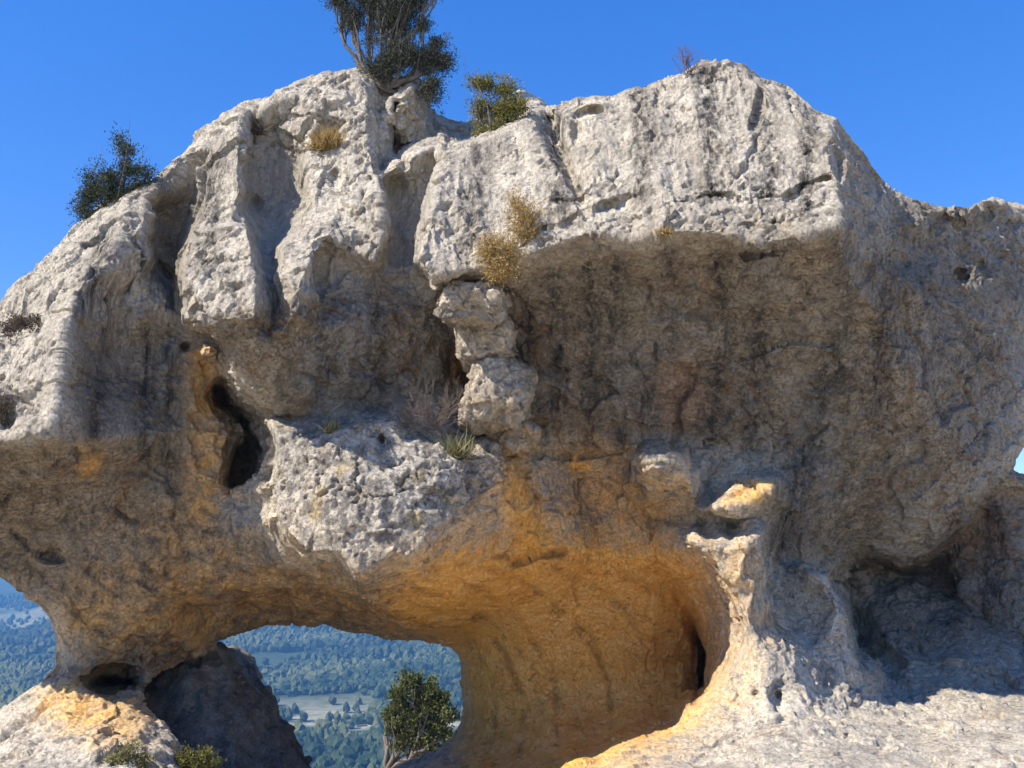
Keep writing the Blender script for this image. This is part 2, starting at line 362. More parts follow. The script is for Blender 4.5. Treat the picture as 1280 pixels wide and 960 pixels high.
def front_depth():
    vs, zs, es = [], [], []
    seen = {}
    def vid(p):
        k = (round(p[0]), round(p[1]))
        if k not in seen:
            seen[k] = len(vs); vs.append(Vector((p[0], p[1]))); zs.append(p[2])
        return seen[k]
    for L in LINES:
        ids = [vid(p) for p in L]
        es += [(a, b) for a, b in zip(ids[:-1], ids[1:]) if a != b]
    for p in PTS: vid(p)
    for p in [(-140,70,13),(400,70,13.2),(700,70,12.2),(1000,70,11.9),(1435,70,13),(1435,1015,8.6),(-140,1015,9.4),(300,900,14),(400,900,15),(-140,800,12.6),(-140,1010,9.6),(1305,565,13.9),(400,1010,14)]:
        vid(p)
    r = delaunay_2d_cdt(vs, es, [], 0, 1e-4)
    ov, _, of, orig = r[0], r[1], r[2], r[3]
    P = np.array([(v.x, v.y) for v in ov]); Z = np.zeros(len(P))
    src = np.array([(v.x, v.y) for v in vs]); zz = np.array(zs)
    for i, o in enumerate(orig):
        if o: Z[i] = zz[o[0]]
        else:
            d = np.hypot(*(src - P[i]).T); k = np.argsort(d)[:3]; w = 1 / (d[k] + 1e-3)
            Z[i] = (w * zz[k]).sum() / w.sum(); print('crossing near', P[i].round())
    G = np.full((NY, NX), np.nan)
    for f in of:
        a, b, c = f
        p = P[[a, b, c]]; z = Z[[a, b, c]]
        i0 = max(0, int((p[:, 0].min() - GX0) / S)); i1 = min(NX - 1, int((p[:, 0].max() - GX0) / S) + 1)
        j0 = max(0, int((p[:, 1].min() - GY0) / S)); j1 = min(NY - 1, int((p[:, 1].max() - GY0) / S) + 1)
        if i1 < i0 or j1 < j0: continue
        X = PX[j0:j1 + 1, i0:i1 + 1]; Y = PY[j0:j1 + 1, i0:i1 + 1]
        d = (p[1, 0] - p[0, 0]) * (p[2, 1] - p[0, 1]) - (p[2, 0] - p[0, 0]) * (p[1, 1] - p[0, 1])
        if abs(d) < 1e-6: continue
        w1 = ((X - p[0, 0]) * (p[2, 1] - p[0, 1]) - (p[2, 0] - p[0, 0]) * (Y - p[0, 1])) / d
        w2 = ((p[1, 0] - p[0, 0]) * (Y - p[0, 1]) - (X - p[0, 0]) * (p[1, 1] - p[0, 1])) / d
        m = (w1 >= -1e-3) & (w2 >= -1e-3) & (w1 + w2 <= 1.001)
        q = z[0] + w1 * (z[1] - z[0]) + w2 * (z[2] - z[0])
        sub = G[j0:j1 + 1, i0:i1 + 1]; sub[m] = q[m]
    G[np.isnan(G)] = 13.0
    soft = box_blur(G, 5, 2); crisp = box_blur(G, 1, 1)
    # broad worn surfaces soften more than the broken upper faces
    ws = np.clip(pmask([(560,720),(640,620),(800,650),(830,720),(850,800),(840,890),(700,960),(560,990),(585,880)], 20)
                 + 0.6 * pmask([(560,370),(1030,310),(1260,400),(1250,560),(1000,690),(900,560),(640,560)], 40)
                 + pmask([(1060,830),(1280,800),(1420,860),(1420,890),(1060,890)], 20)
                 + 0.7 * pmask([(0,560),(240,560),(260,760),(100,830),(0,720)], 30), 0, 1)
    F = crisp * (1 - ws) + soft * ws
    # cracks: (points, half width in px, depth in metres)
    for pl, w, dep in [
        ([(815,275),(840,258),(880,247),(905,244),(925,250)], 3.5, .16), ([(938,256),(965,250),(980,252),(1001,236),(1036,224)], 4.5, .22),
        ([(745,262),(775,250),(800,246)], 5, .12), ([(690,252),(715,254),(740,246)], 4, .10), ([(655,290),(700,283),(735,262)], 4, .10),
        ([(495,130),(493,160),(492,190),(505,205)], 4, .35), ([(185,300),(198,330),(212,345)], 4, .3),
        ([(165,300),(178,322),(165,350),(162,362)], 3, .15), ([(640,565),(720,572),(790,562)], 3, .12),
        ([(370,545),(395,540),(412,533)], 4, .25), ([(920,450),(990,425),(1040,430)], 3, .12),
        ([(1000,560),(1035,530)], 4, .14), ([(1090,430),(1100,412),(1150,410)], 3, .1),
        ([(15,660),(45,690),(75,700)], 4, .12), ([(930,320),(960,316),(1000,306)], 4, .2),
        *[(pl, 4, .03) for pl in SEAMS],
        ([(640,705),(670,695),(705,690)], 4, .14), ([(1290,468),(1205,560),(1120,640)], 6, .07), ([(1260,420),(1150,530),(1050,612)], 5, .06), ([(1290,520),(1235,575),(1170,650)], 4, .06), ([(1060,918),(1140,920),(1200,917),(1290,915)], 3, .15), ([(1100,945),(1180,940)], 3, .1),
        ([(950,112),(950,135),(942,160)], 3, .2), ([(825,110),(820,135)], 3, .15), ([(640,160),(650,200)], 2, .05)]:
        F = F + dep * np.exp(-(seg_dist(pl, PX, PY) / w) ** 2)
    # holes and hollows: x, y, rx, ry, depth
    for x, y, rx, ry, dep in [(742,138,12,6,.3),(728,143,8,5,.2),(720,168,9,16,.2),(690,150,10,8,.25),(478,550,5,9,.2),
        (232,434,5,4,.35),(310,155,14,9,.2),(315,175,7,8,.2),(410,175,16,12,.25),(280,158,8,6,.15),(310,255,14,12,.3),(305,272,12,10,.25),
        (420,225,8,12,.25),(455,255,6,14,.2),(760,258,10,6,.15),(778,258,9,6,.15),(60,690,16,12,.2),(1128,328,10,12,.4),(975,285,14,6,.15),(935,285,10,6,.15),
        (945,868,5,5,.25),(975,870,5,6,.2),(30,410,22,12,.3),(8,515,10,25,.3),(310,780,10,5,.1),(1200,345,10,8,.25),(1225,330,7,6,.2),(1265,280,10,7,.2),(1240,265,6,5,.15)]:
        F = F + dep * np.exp(-(((PX - x) / rx) ** 2 + ((PY - y) / ry) ** 2) ** 1.5)
    return F
FD = front_depth()
MASK = in_poly(POLY_OUT, PX, PY) & ~in_poly(GAP, PX, PY)

def build_rock_mesh():
    m = MASK
    # distance to the silhouette, in cells (two-pass chamfer by repeated erosion)
    dist = np.zeros(m.shape); cur = m.copy()
    for _ in range(75):
        if not cur.any(): break
        dist += cur
        e = cur.copy()
        e[1:] &= cur[:-1]; e[:-1] &= cur[1:]; e[:, 1:] &= cur[:, :-1]; e[:, :-1] &= cur[:, 1:]
        if _ % 2: 
            e[1:, 1:] &= cur[:-1, :-1]; e[:-1, :-1] &= cur[1:, 1:]; e[1:, :-1] &= cur[:-1, 1:]; e[:-1, 1:] &= cur[1:, :-1]
        cur = e
    t = np.clip(dist / 75, 0, 1)
    thick = 0.25 + 2.4 * np.sqrt(1 - (1 - t) ** 2)
    front = FD + 0.22 * np.exp(-dist / 3.0)
    back = box_blur(FD, 12, 2); back = np.maximum(back, FD + 0.25) + thick
    idx = np.full(m.shape, -1); idx[m] = np.arange(m.sum()); n = m.sum()
    Vf = at(PX[m], PY[m], front[m]); Vb = at(PX[m], PY[m], back[m])
    V = np.concatenate([Vf, Vb])
    cell = m[:-1, :-1] & m[1:, :-1] & m[:-1, 1:] & m[1:, 1:]
    a, b, c, d = idx[:-1, :-1][cell], idx[:-1, 1:][cell], idx[1:, 1:][cell], idx[1:, :-1][cell]
    Ff = np.stack([a, d, c, b], 1); Fb = np.stack([a, b, c, d], 1) + n
    E = np.concatenate([Ff[:, [0, 1]], Ff[:, [1, 2]], Ff[:, [2, 3]], Ff[:, [3, 0]]])
    key = E[:, 0].astype(np.int64) * n + E[:, 1]; rev = E[:, 1].astype(np.int64) * n + E[:, 0]
    bd = E[~np.isin(key, rev)]
    W = np.stack([bd[:, 1], bd[:, 0], bd[:, 0] + n, bd[:, 1] + n], 1)
    return V, np.concatenate([Ff, Fb, W])

def remesh(name, V, F, voxel, smooth=1):
    o = mesh_np(name, V, F)
    md = o.modifiers.new('r', 'REMESH'); md.mode = 'VOXEL'; md.voxel_size = voxel; md.adaptivity = 0
    sm = o.modifiers.new('s', 'SMOOTH'); sm.factor = 0.4; sm.iterations = smooth
    ev = o.evaluated_get(bpy.context.evaluated_depsgraph_get())
    me = ev.to_mesh()
    nv, nf = len(me.vertices), len(me.polygons)
    co = np.empty(nv * 3, np.float32); me.vertices.foreach_get('co', co)
    lt = np.empty(nf, np.int32); me.polygons.foreach_get('loop_total', lt)
    li = np.empty(len(me.loops), np.int32); me.loops.foreach_get('vertex_index', li)
    no = np.empty(nv * 3, np.float32); me.vertices.foreach_get('normal', no)
    ev.to_mesh_clear()
    assert (lt == 4).all()
    bpy.data.objects.remove(o)
    return co.reshape(-1, 3).astype(float), li.reshape(-1, 4), no.reshape(-1, 3).astype(float)
def vnormals(V, F):
    d1 = V[F[:, 2]] - V[F[:, 0]]; d2 = V[F[:, 3]] - V[F[:, 1]]
    fn = np.cross(d1, d2); N = np.zeros_like(V)
    for k in range(4):
        for ax in range(3): N[:, ax] += np.bincount(F[:, k], fn[:, ax], len(V))
    return N / np.maximum(np.linalg.norm(N, axis=1, keepdims=True), 1e-9)
def sample(A, px, py):
    x = np.clip((px - GX0) / S, 0, NX - 1.001); y = np.clip((py - GY0) / S, 0, NY - 1.001)
    i, j = x.astype(int), y.astype(int); u, v = x - i, y - j
    return A[j, i] * (1 - u) * (1 - v) + A[j, i + 1] * u * (1 - v) + A[j + 1, i] * (1 - u) * v + A[j + 1, i + 1] * u * v

# stains and weathering zones of the stone
UPPER = np.clip(pmask([(-140,360),(100,270),(300,120),(450,70),(560,150),(900,60),(1060,140),(1050,290),(860,298),(560,345),(480,350),(330,400),(230,410),(100,400),(60,550),(-140,600)], 8), 0, 1)
FOOT = pmask([(930,800),(1000,830),(1060,900),(1290,895),(1430,880),(1430,1010),(690,1010),(850,915)], 12)
CAVE_SHADE = pmask([(1064,720),(1180,690),(1290,600),(1290,870),(1100,875),(1068,820)], 16)
MINI_LIGHT = pmask([(1008,712),(1030,720),(1062,800),(1060,850),(1020,830)], 6)  # fin beside the pillar, kept pale so its light is in the colour
LOWLIT = pmask([(340,530),(470,505),(640,545),(640,600),(545,660),(455,725),(380,695),(340,640)], 8)
VAULT = pmask([(535,705),(640,690),(740,680),(860,700),(885,790),(888,850),(845,900),(720,965),(560,1010),(585,880),(575,810),(480,775)], 22)
WARM = pmask([(60,740),(260,640),(430,730),(560,690),(640,560),(880,580),(870,700),(900,760),(890,900),(700,1000),(560,1000),(570,800),(270,815),(90,860)], 40)
CHASM = pmask([(236,420),(262,430),(290,560),(300,610),(262,650),(240,640)], 10)
SPOTS = sum(pmask(p, b) for p, b in [([(628,548),(650,560),(668,620),(690,690),(650,690),(632,620)], 8), ([(715,572),(735,578),(735,590),(718,588)], 4), ([(100,560),(122,565),(122,600),(104,600)], 8),
    ([(895,632),(930,600),(971,601),(950,632)], 4), ([(565,440),(590,430),(590,510),(570,505)], 8)])
RIM = pmask([(868,677),(945,668),(950,730),(975,780),(950,850),(930,890),(850,930),(740,985),(680,985),(757,946),(846,910),(895,857),(938,800)], 14)
PEDO = pmask([(60,850),(110,850),(190,870),(190,925),(120,930),(50,895)], 16)
REDP = pmask([(815,430),(870,440),(885,540),(835,560),(820,500)], 18) + 0.7 * pmask([(1170,630),(1260,610),(1290,700),(1180,720)], 20)
SHADE_PANEL = np.clip(pmask([(305,168),(386,185),(386,250),(345,330),(326,385),(322,330),(303,260)], 8) + pmask([(482,225),(545,208),(538,270),(512,330),(484,335)], 8) + pmask([(195,225),(250,240),(226,325),(228,400),(205,345),(185,300)], 8) + .6 * pmask([(95,380),(230,400),(235,530),(80,535)], 12), 0, 1)
SEAM = np.max([np.exp(-(seg_dist(p, PX, PY) / 5.) ** 2) for p in SEAMS], 0)
STREAK = np.max([np.exp(-(seg_dist(p, PX, PY) / 15.) ** 2) for p in STREAKS], 0)
PATINA_SHADE = np.clip(.4 * SHADE_PANEL + .28 * pmask([(650,345),(830,330),(1000,390),(1020,440),(960,560),(800,560),(655,545),(640,400)], 25)  # first term paints the panels' shadow into the stone, the rest starts the patina
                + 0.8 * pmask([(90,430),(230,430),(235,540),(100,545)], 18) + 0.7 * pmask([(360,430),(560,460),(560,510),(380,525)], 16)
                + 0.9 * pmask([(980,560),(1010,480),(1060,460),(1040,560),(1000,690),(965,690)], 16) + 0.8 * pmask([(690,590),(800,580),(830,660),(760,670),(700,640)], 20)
                + 0.9 * pmask([(1130,250),(1285,255),(1300,400),(1130,360)], 15) + .45 * CAVE_SHADE + .5 * pmask([(1048,155),(1100,225),(1190,260),(1190,300),(1120,310),(1052,285)], 6) - MINI_LIGHT, 0, 1)  # cave and right flank terms paint shade into the stone colour
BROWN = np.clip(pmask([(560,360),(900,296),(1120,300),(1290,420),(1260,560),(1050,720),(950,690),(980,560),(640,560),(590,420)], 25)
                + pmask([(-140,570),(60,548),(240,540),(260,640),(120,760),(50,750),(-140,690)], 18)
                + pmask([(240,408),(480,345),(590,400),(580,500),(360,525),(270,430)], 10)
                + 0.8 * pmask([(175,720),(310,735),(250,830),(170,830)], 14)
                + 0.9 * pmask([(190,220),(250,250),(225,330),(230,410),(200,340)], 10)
                + 0.9 * pmask([(1050,740),(1290,600),(1290,800),(1080,830)], 25) + pmask([(60,640),(270,640),(400,720),(560,715),(560,790),(280,810),(110,860)], 16) - MINI_LIGHT, 0, 1)
OCHRE = np.clip(VAULT + 0.62 * CHASM + 0.75 * SPOTS + 0.22 * RIM + 0.7 * PEDO + 0.34 * WARM, 0, 1)

SLAB = pmask([(535,325),(560,195),(690,140),(880,75),(960,95),(1040,150),(1040,230),(880,245),(760,255),(640,290),(600,330)], 10)
PITTED = np.clip(pmask([(640,330),(680,255),(800,240),(1040,225),(1046,284),(900,292),(740,292)], 10) + pmask([(228,320),(300,270),(322,395),(236,402)], 10)
                 + pmask([(345,75),(450,75),(470,200),(400,210),(360,140)], 14) + .7 * pmask([(0,430),(75,440),(65,545),(0,550)], 12) + .15 * pmask([(365,525),(540,540),(520,650),(430,690),(370,650)], 20), 0, 1)
def chips(p, s):
    """every cell of a broken-stone pattern tilts its own way: flat facets with sharp steps between"""
    i = np.floor(p).astype(np.int64)
    best = np.full(len(p), 9.0); out = np.zeros(len(p))
    for dx in (-1, 0, 1):
        for dy in (-1, 0, 1):
            for dz in (-1, 0, 1):
                c = i + np.array([dx, dy, dz])
                h = _hash(c[:, 0], c[:, 1], c[:, 2], s); g = _hash(c[:, 0], c[:, 1], c[:, 2], s + 1)
                q = p - c - np.stack([(h & 1023) / 1023.0, ((h >> 10) & 1023) / 1023.0, ((h >> 20) & 1023) / 1023.0], -1)
                d = (q ** 2).sum(1); k = d < best
                best[k] = d[k]
                v = (q * (np.stack([(g & 1023) / 511.5 - 1, ((g >> 10) & 1023) / 511.5 - 1, ((g >> 20) & 1023) / 511.5 - 1], -1))).sum(1) + ((g >> 7) & 255) / 255.0 - .5
                out[k] = v[k]
    return out
def displace(V, N, px, py):
    up = sample(UPPER, px, py); low = sample(LOWLIT, px, py); va = sample(VAULT, px, py); rim = sample(np.clip(RIM + .9 * FOOT, 0, 1), px, py)
    slab = sample(SLAB, px, py); pan = sample(SHADE_PANEL, px, py); pit = sample(PITTED, px, py)
    calm = np.clip(1 - .55 * va - .45 * rim - .6 * pan, .2, 1)
    chip = (.75 - .30 * low - .05 * up - .45 * slab) * calm
    fine = (.8 - .1 * low - .25 * slab) * calm
    warp = np.stack([fbm(V * 1.9, 4, 91), fbm(V * 1.9, 4, 95), fbm(V * 1.9, 4, 98)], 1)
    d = 0.08 * fbm(V * 0.8, 3, 1) * (1 - 0.5 * va)
    d += 0.085 * chips((V + 0.20 * warp) * np.array([1.25, 1.25, 1.1]), 200) * chip
    d += 0.055 * chips((V + 0.05 * warp) * np.array([3.2, 3.2, 2.8]), 210) * chip
    d += 0.020 * chips((V + 0.02 * warp) * np.array([8.5, 8.5, 7.0]), 220) * fine
    d += 0.008 * chips(V * np.array([20., 20., 16.]), 230) * fine
    d += 0.012 * fbm(V * 7, 4, 30) * fine
    lft = sstep(330, 180, px)                                   # folds follow the slope on the left shoulder
    sx = np.stack([(V[:, 0] - .75 * lft * V[:, 2]) * (8.5 - 2 * lft), V[:, 1] * 6, V[:, 2] * .35], 1) + 0.14 * warp
    fl = ridged(sx, 3, 40)
    d += 0.036 * (fl - .3) * up * (.5 + .6 * slab) * (1 - .5 * pan) * sstep(-.7, .1, fbm(V * .9, 2, 44))                # rain flutes
    bed = V * np.array([1.0, 1.0, 5.0]) + 0.7 * warp
    d -= 0.045 * sstep(.35, .75, ridged(bed, 2, 50)) * (1 - up) * (1 - 0.7 * va) * (1 - rim) * sstep(-.1, .5, fbm(V * .8, 2, 52))   # bedding cracks
    crk = ridged((V + 0.25 * warp) * np.array([.9, .9, .7]), 2, 55)
    d -= 0.07 * sstep(.82, .97, crk) * (1 - 0.6 * va)
    crk2 = ridged((V + 0.12 * warp) * np.array([2.6, 2.6, 2.0]), 2, 57)
    d -= 0.03 * sstep(.80, .97, crk2) * calm * sstep(-.2, .4, fbm(V * 1.1, 2, 58))
    # solution pits, ragged, in patches
    w = worley(V * np.array([6.0, 6.0, 6.5]) + 0.6 * fbm(V * 8, 3, 61)[:, None], 60)
    patch = np.clip(sstep(0.15, 0.6, fbm(V * 1.5, 3, 70)) + .9 * pit, 0, 1)
    d -= 0.070 * (1 - sstep(0.10, 0.34, w)) * patch * calm
    w2 = worley(V * np.array([15, 15, 12]) + .6 * fbm(V * 16, 2, 66)[:, None], 64)
    d -= 0.030 * (1 - sstep(0.10, 0.42, w2)) * np.clip(sstep(0.1, 0.55, fbm(V * 2.3, 3, 72)) + .6 * pit, 0, 1) * calm
    return d

#@@ROCKMAT
def rock_material(name):
    t = NT(name, 0.92)
    st = t.attr('stain'); zn = t.attr('zone'); sm = t.attr('seam')
    n1 = t.noise(1.1, 8, 0.62); n2 = t.noise(5.0, 8, 0.65, off=3.1); n3 = t.noise(22, 6, 0.7, off=7.7)
    nv = t.noise(2.4, 7, 0.7, (3.2, 3.2, .22), 0.3, 5.0)
    pale = t.mix(t.ramp(n1, [(.35, 0.0), (.65, 1.0)]), (.54, .48, .38), (.74, .67, .55))
    pale = t.mix(t.ramp(n2, [(.34, 1.0), (.5, 0.0)]), pale, (.33, .29, .24))
    pale = t.mix(t.math('MULTIPLY', t.ramp(nv, [(.38, .8), (.52, 0.0)]), zn[2]), pale, (.37, .335, .285))
    pale = t.mix(t.ramp(n3, [(.34, .55), (.43, 0.0)]), pale, (.20, .18, .155))
    brown = t.mix(t.ramp(n2, [(.35, 0.0), (.65, 1.0)]), (.17, .135, .092), (.43, .36, .265))
    brown = t.mix(t.ramp(n3, [(.38, .8), (.5, 0.0)]), brown, (.10, .08, .06))
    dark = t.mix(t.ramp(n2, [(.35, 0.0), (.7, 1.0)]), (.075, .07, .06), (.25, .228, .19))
    red = t.mix(t.ramp(n2, [(.35, 0.0), (.6, 1.0)]), (.16, .085, .05), (.42, .28, .18))
    flow = t.noise(2.6, 7, 0.62, (1.0, 0.6, 2.4), 1.2, 11.0)
    och = t.mix(t.ramp(flow, [(.3, 0.0), (.68, 1.0)]), (.78, .38, .085), (.95, .62, .23))
    och = t.mix(t.ramp(t.noise(1.3, 5, .6, off=21), [(.45, 0.0), (.7, .8)]), och, (.93, .51, .11))
    och = t.mix(t.ramp(t.noise(7, 6, .7, (1, 1, 1.6), 0.8, 31), [(.34, .6), (.42, 0.0)]), och, (.20, .09, .03))
    def brk(w, amt=.55):   # break an edge up with noise
        k = t.math('SUBTRACT', n2, 0.5); k = t.math('MULTIPLY', k, amt * 3)
        k2 = t.math('MULTIPLY', t.math('SUBTRACT', n1, 0.5), amt * 2)
        k = t.math('ADD', k, k2)
        env = t.math('MULTIPLY', t.math('MULTIPLY', w, t.math('SUBTRACT', 1.0, w)), 4.0)
        return t.math('ADD', w, t.math('MULTIPLY', k, env), True)
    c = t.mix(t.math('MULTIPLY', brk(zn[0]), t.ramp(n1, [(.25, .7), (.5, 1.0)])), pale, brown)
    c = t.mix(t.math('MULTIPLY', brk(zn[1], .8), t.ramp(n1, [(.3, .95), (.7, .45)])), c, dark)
    c = t.mix(t.math('MULTIPLY', brk(st[1], .9), .8), c, red)
    c = t.mix(t.math('MULTIPLY', t.math('MULTIPLY', sm[1], 1.0), t.ramp(t.noise(3.0, 8, .75, (3, 3, .3), .3, 67), [(.40, 0.0), (.58, 1.0)])), c, (.055, .052, .048))
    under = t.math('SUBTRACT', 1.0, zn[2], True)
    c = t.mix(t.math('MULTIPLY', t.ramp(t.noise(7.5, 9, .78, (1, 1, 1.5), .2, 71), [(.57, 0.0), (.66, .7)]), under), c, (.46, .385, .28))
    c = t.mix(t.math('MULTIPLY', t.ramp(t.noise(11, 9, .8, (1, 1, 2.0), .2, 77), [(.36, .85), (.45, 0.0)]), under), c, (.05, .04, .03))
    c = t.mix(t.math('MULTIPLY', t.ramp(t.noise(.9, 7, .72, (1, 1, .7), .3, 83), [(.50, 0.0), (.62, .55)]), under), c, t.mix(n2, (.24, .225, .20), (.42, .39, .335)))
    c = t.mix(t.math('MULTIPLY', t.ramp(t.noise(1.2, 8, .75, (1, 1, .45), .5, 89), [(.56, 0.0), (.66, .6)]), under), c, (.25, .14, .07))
    c = t.mix(brk(st[0], .75), c, och)
    sn = t.ramp(t.noise(2.2, 8, .75, (1, 1, .8), .6, 61), [(.46, 0.0), (.62, 1.0)])
    c = t.mix(t.math('MULTIPLY', t.math('MULTIPLY', sm[0], .6), sn), c, (.13, .065, .025))
    # yellow lichen and grey crust patches on the pale broken face
    c = t.mix(t.math('MULTIPLY', t.ramp(t.noise(3.0, 4, .6, off=41), [(.56, 0.0), (.64, .7)]), st[2]), c, (.52, .40, .19))
    c = t.mix(t.math('MULTIPLY', t.ramp(t.noise(6.0, 8, .72, off=47), [(.44, .8), (.54, 0.0)]), st[2]), c, (.15, .135, .12))
    t.link(c, t.b.inputs['Base Color'])
    b = t.bump(t.noise(16, 10, .8), .034, .7)
    b = t.bump(t.ramp(t.noise(30, 4, .75, off=13), [(.36, 0.0), (.50, 1.0)]), .020, .8, b)
    fb = t.bump(t.math('MULTIPLY', t.noise(3.0, 5, .7, (4, 4, .25), .2, 23.0), zn[2]), .10, .7, b); b = fb
    b = t.bump(t.noise(85, 4, .8, off=19), .010, .8, b)
    t.link(b, t.b.inputs['Normal'])
    return t.m
ROCK = rock_material('weathered limestone')

def zones(px, py):
    stain = np.stack([sample(OCHRE, px, py), sample(np.clip(REDP, 0, 1), px, py), sample(box_blur(LOWLIT, 6, 2), px, py)], 1)
    zone = np.stack([sample(BROWN, px, py), sample(PATINA_SHADE, px, py), sample(UPPER, px, py)], 1)
    return stain, zone, np.stack([sample(SEAM, px, py), sample(STREAK, px, py), sample(SHADE_PANEL, px, py)], 1)

PARTS = [('pillar', 'pale sunlit pillar with an ochre edge at the alcove', [(868,677),(945,660),(980,690),(1010,705),(1050,735),(1066,818),(1060,895),(960,905),(860,930),(840,915),(895,857),(938,800)]),
         ('vault', 'ochre hollowed alcove with swirling bands', [(530,700),(640,690),(740,680),(868,690),(938,800),(895,857),(846,910),(757,946),(690,990),(560,1012),(470,1012),(560,940),(590,880),(575,800),(480,790)]),
         ('pedestal', 'ochre and white pedestal at the left foot', [(-150,900),(60,838),(110,852),(200,860),(250,1020),(-150,1020)]),
         ('summit_slab', 'pale sunlit slab with rain flutes', [(522,325),(556,185),(690,130),(880,65),(960,80),(1050,140),(1050,285),(985,302),(830,292),(640,332),(545,348)]),
         ('ledge', 'pale sunlit ledge at the foot', [(840,915),(960,903),(1060,899),(1440,870),(1440,1020),(640,1020),(690,990),(757,946)]),
         ('buttress', 'pale broken buttress with a pointed spur', [(302,130),(450,75),(545,90),(556,191),(522,325),(480,345),(367,392),(321,400),(236,405),(226,340)])]

def build_rock():
    V, F = build_rock_mesh()
    V, F, N = remesh('rock', V, F, 0.0185)
    px, py = pix(V)
    fwd = (V[:, 1] - sample(box_blur(FD, 2, 1), px, py)) < 0.6
    d = np.zeros(len(V)); d[fwd] = displace(V[fwd], N[fwd], px[fwd], py[fwd]); d[~fwd] = .1 * fbm(V[~fwd] * .9, 3, 1)
    V = V + N * d[:, None]
    N = vnormals(V, F)
    px, py = pix(V)
    stain, zone, seam = zones(px, py)
    root = empty('rock_arch', at(900, 1000, 9.0))
    tag(root, 'huge weathered limestone arch with a sunlit pale top, shaded brown overhang and ochre vault', 'rock arch')
    cen = V[F].mean(1); fx, fy = pix(cen)
    wob = 9 * vnoise(cen * 1.7, 5); fx2 = fx + wob; fy2 = fy + 9 * vnoise(cen * 1.7, 6)
    region = np.zeros(len(F), int)
    for k, (_, _, poly) in enumerate(PARTS):
        region[(region == 0) & in_poly(poly, fx2, fy2)] = k + 1
    for k, (nm, lab) in enumerate([('overhang', 'shaded brown and grey underside with dark streaks')] + [(p[0], p[1]) for p in PARTS]):
        f = F[region == k]
        used = np.unique(f); mp = np.full(len(V), -1); mp[used] = np.arange(len(used))
        o = mesh_np(nm, V[used] - np.array(root.location), mp[f], ROCK, root, True)
        o['label'] = lab
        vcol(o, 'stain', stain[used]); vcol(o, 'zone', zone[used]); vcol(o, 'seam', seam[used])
        o.data.normals_split_custom_set_from_vertices(N[used].astype(np.float32))
    print('rock verts', len(V))
    return root
rock = build_rock()

#@@STONES
def ico(sub):
    bm = bmesh.new(); bmesh.ops.create_icosphere(bm, subdivisions=sub, radius=1.0)
    V = np.array([v.co[:] for v in bm.verts]); F = np.array([[v.index for v in f.verts] for f in bm.faces]); bm.free()
    return V, F
def stone(name, label, px, py, Y, rx, ry, rz, seed, tilt=0.0, cut=0.35, stain=(0, 0, .5), zone=(0, 0, 1), group=None):
    """a loose block: rx, rz in picture pixels, ry in metres"""
    V, F = ico(6)
    m = Y / FPX * 1.02
    U = V.copy()
    U = np.sign(U) * np.abs(U) ** (1 - cut)                      # squarer than a ball
    U /= np.abs(U).max(1, keepdims=True) ** .35
    P = U * np.array([rx * m, ry, rz * m])
    c, s = math.cos(tilt), math.sin(tilt)
    P = np.stack([P[:, 0] * c + P[:, 2] * s, P[:, 1], -P[:, 0] * s + P[:, 2] * c], 1)
    C = at(px, py, Y); Q = P + C + seed * 3.1
    d = .12 * fbm(Q * 2.2, 3, seed) + .07 * chips(Q * 3.2, 300 + seed) + .035 * chips(Q * 7.5, 310 + seed) + .03 * fbm(Q * 9, 3, seed + 5)
    d -= .05 * (1 - sstep(.08, .4, worley(Q * 8 + .5 * fbm(Q * 9, 2, 3)[:, None], seed)))
    P = P + V * d[:, None]
    o = mesh_np(name, P, F, ROCK, None, True); o.location = C
    n = len(P)
    vcol(o, 'stain', np.tile(np.array(stain, float), (n, 1))); vcol(o, 'zone', np.tile(np.array(zone, float), (n, 1)))
    tag(o, label, 'boulder', group)
    return o
stone('boulder', 'rounded grey boulder wedged in the crack, lowest and largest of the stacked stones', 622, 498, 11.85, 42, .55, 46, 3, .1, .15, (.08, 0, .5), (.06, 0, .8), group='boulders stacked in the crack')
stone('boulder', 'flattened pale boulder resting on the round one in the crack', 608, 432, 11.8, 34, .5, 27, 4, -.15, .2, (.05, 0, .5), (.06, 0, .8), group='boulders stacked in the crack')
stone('boulder', 'small jagged pale rock under the golden bush, topmost of the stacked stones', 590, 383, 11.3, 42, .5, 22, 5, .2, .3, (.05, 0, .5), (.05, 0, .8), group='boulders stacked in the crack')
stone('boulder', 'small grey stone tucked in the corner right below the round boulder', 648, 551, 12.0, 17, .25, 13, 6, 0.3, .3, (.15, 0, .3), (0, .6, .3))

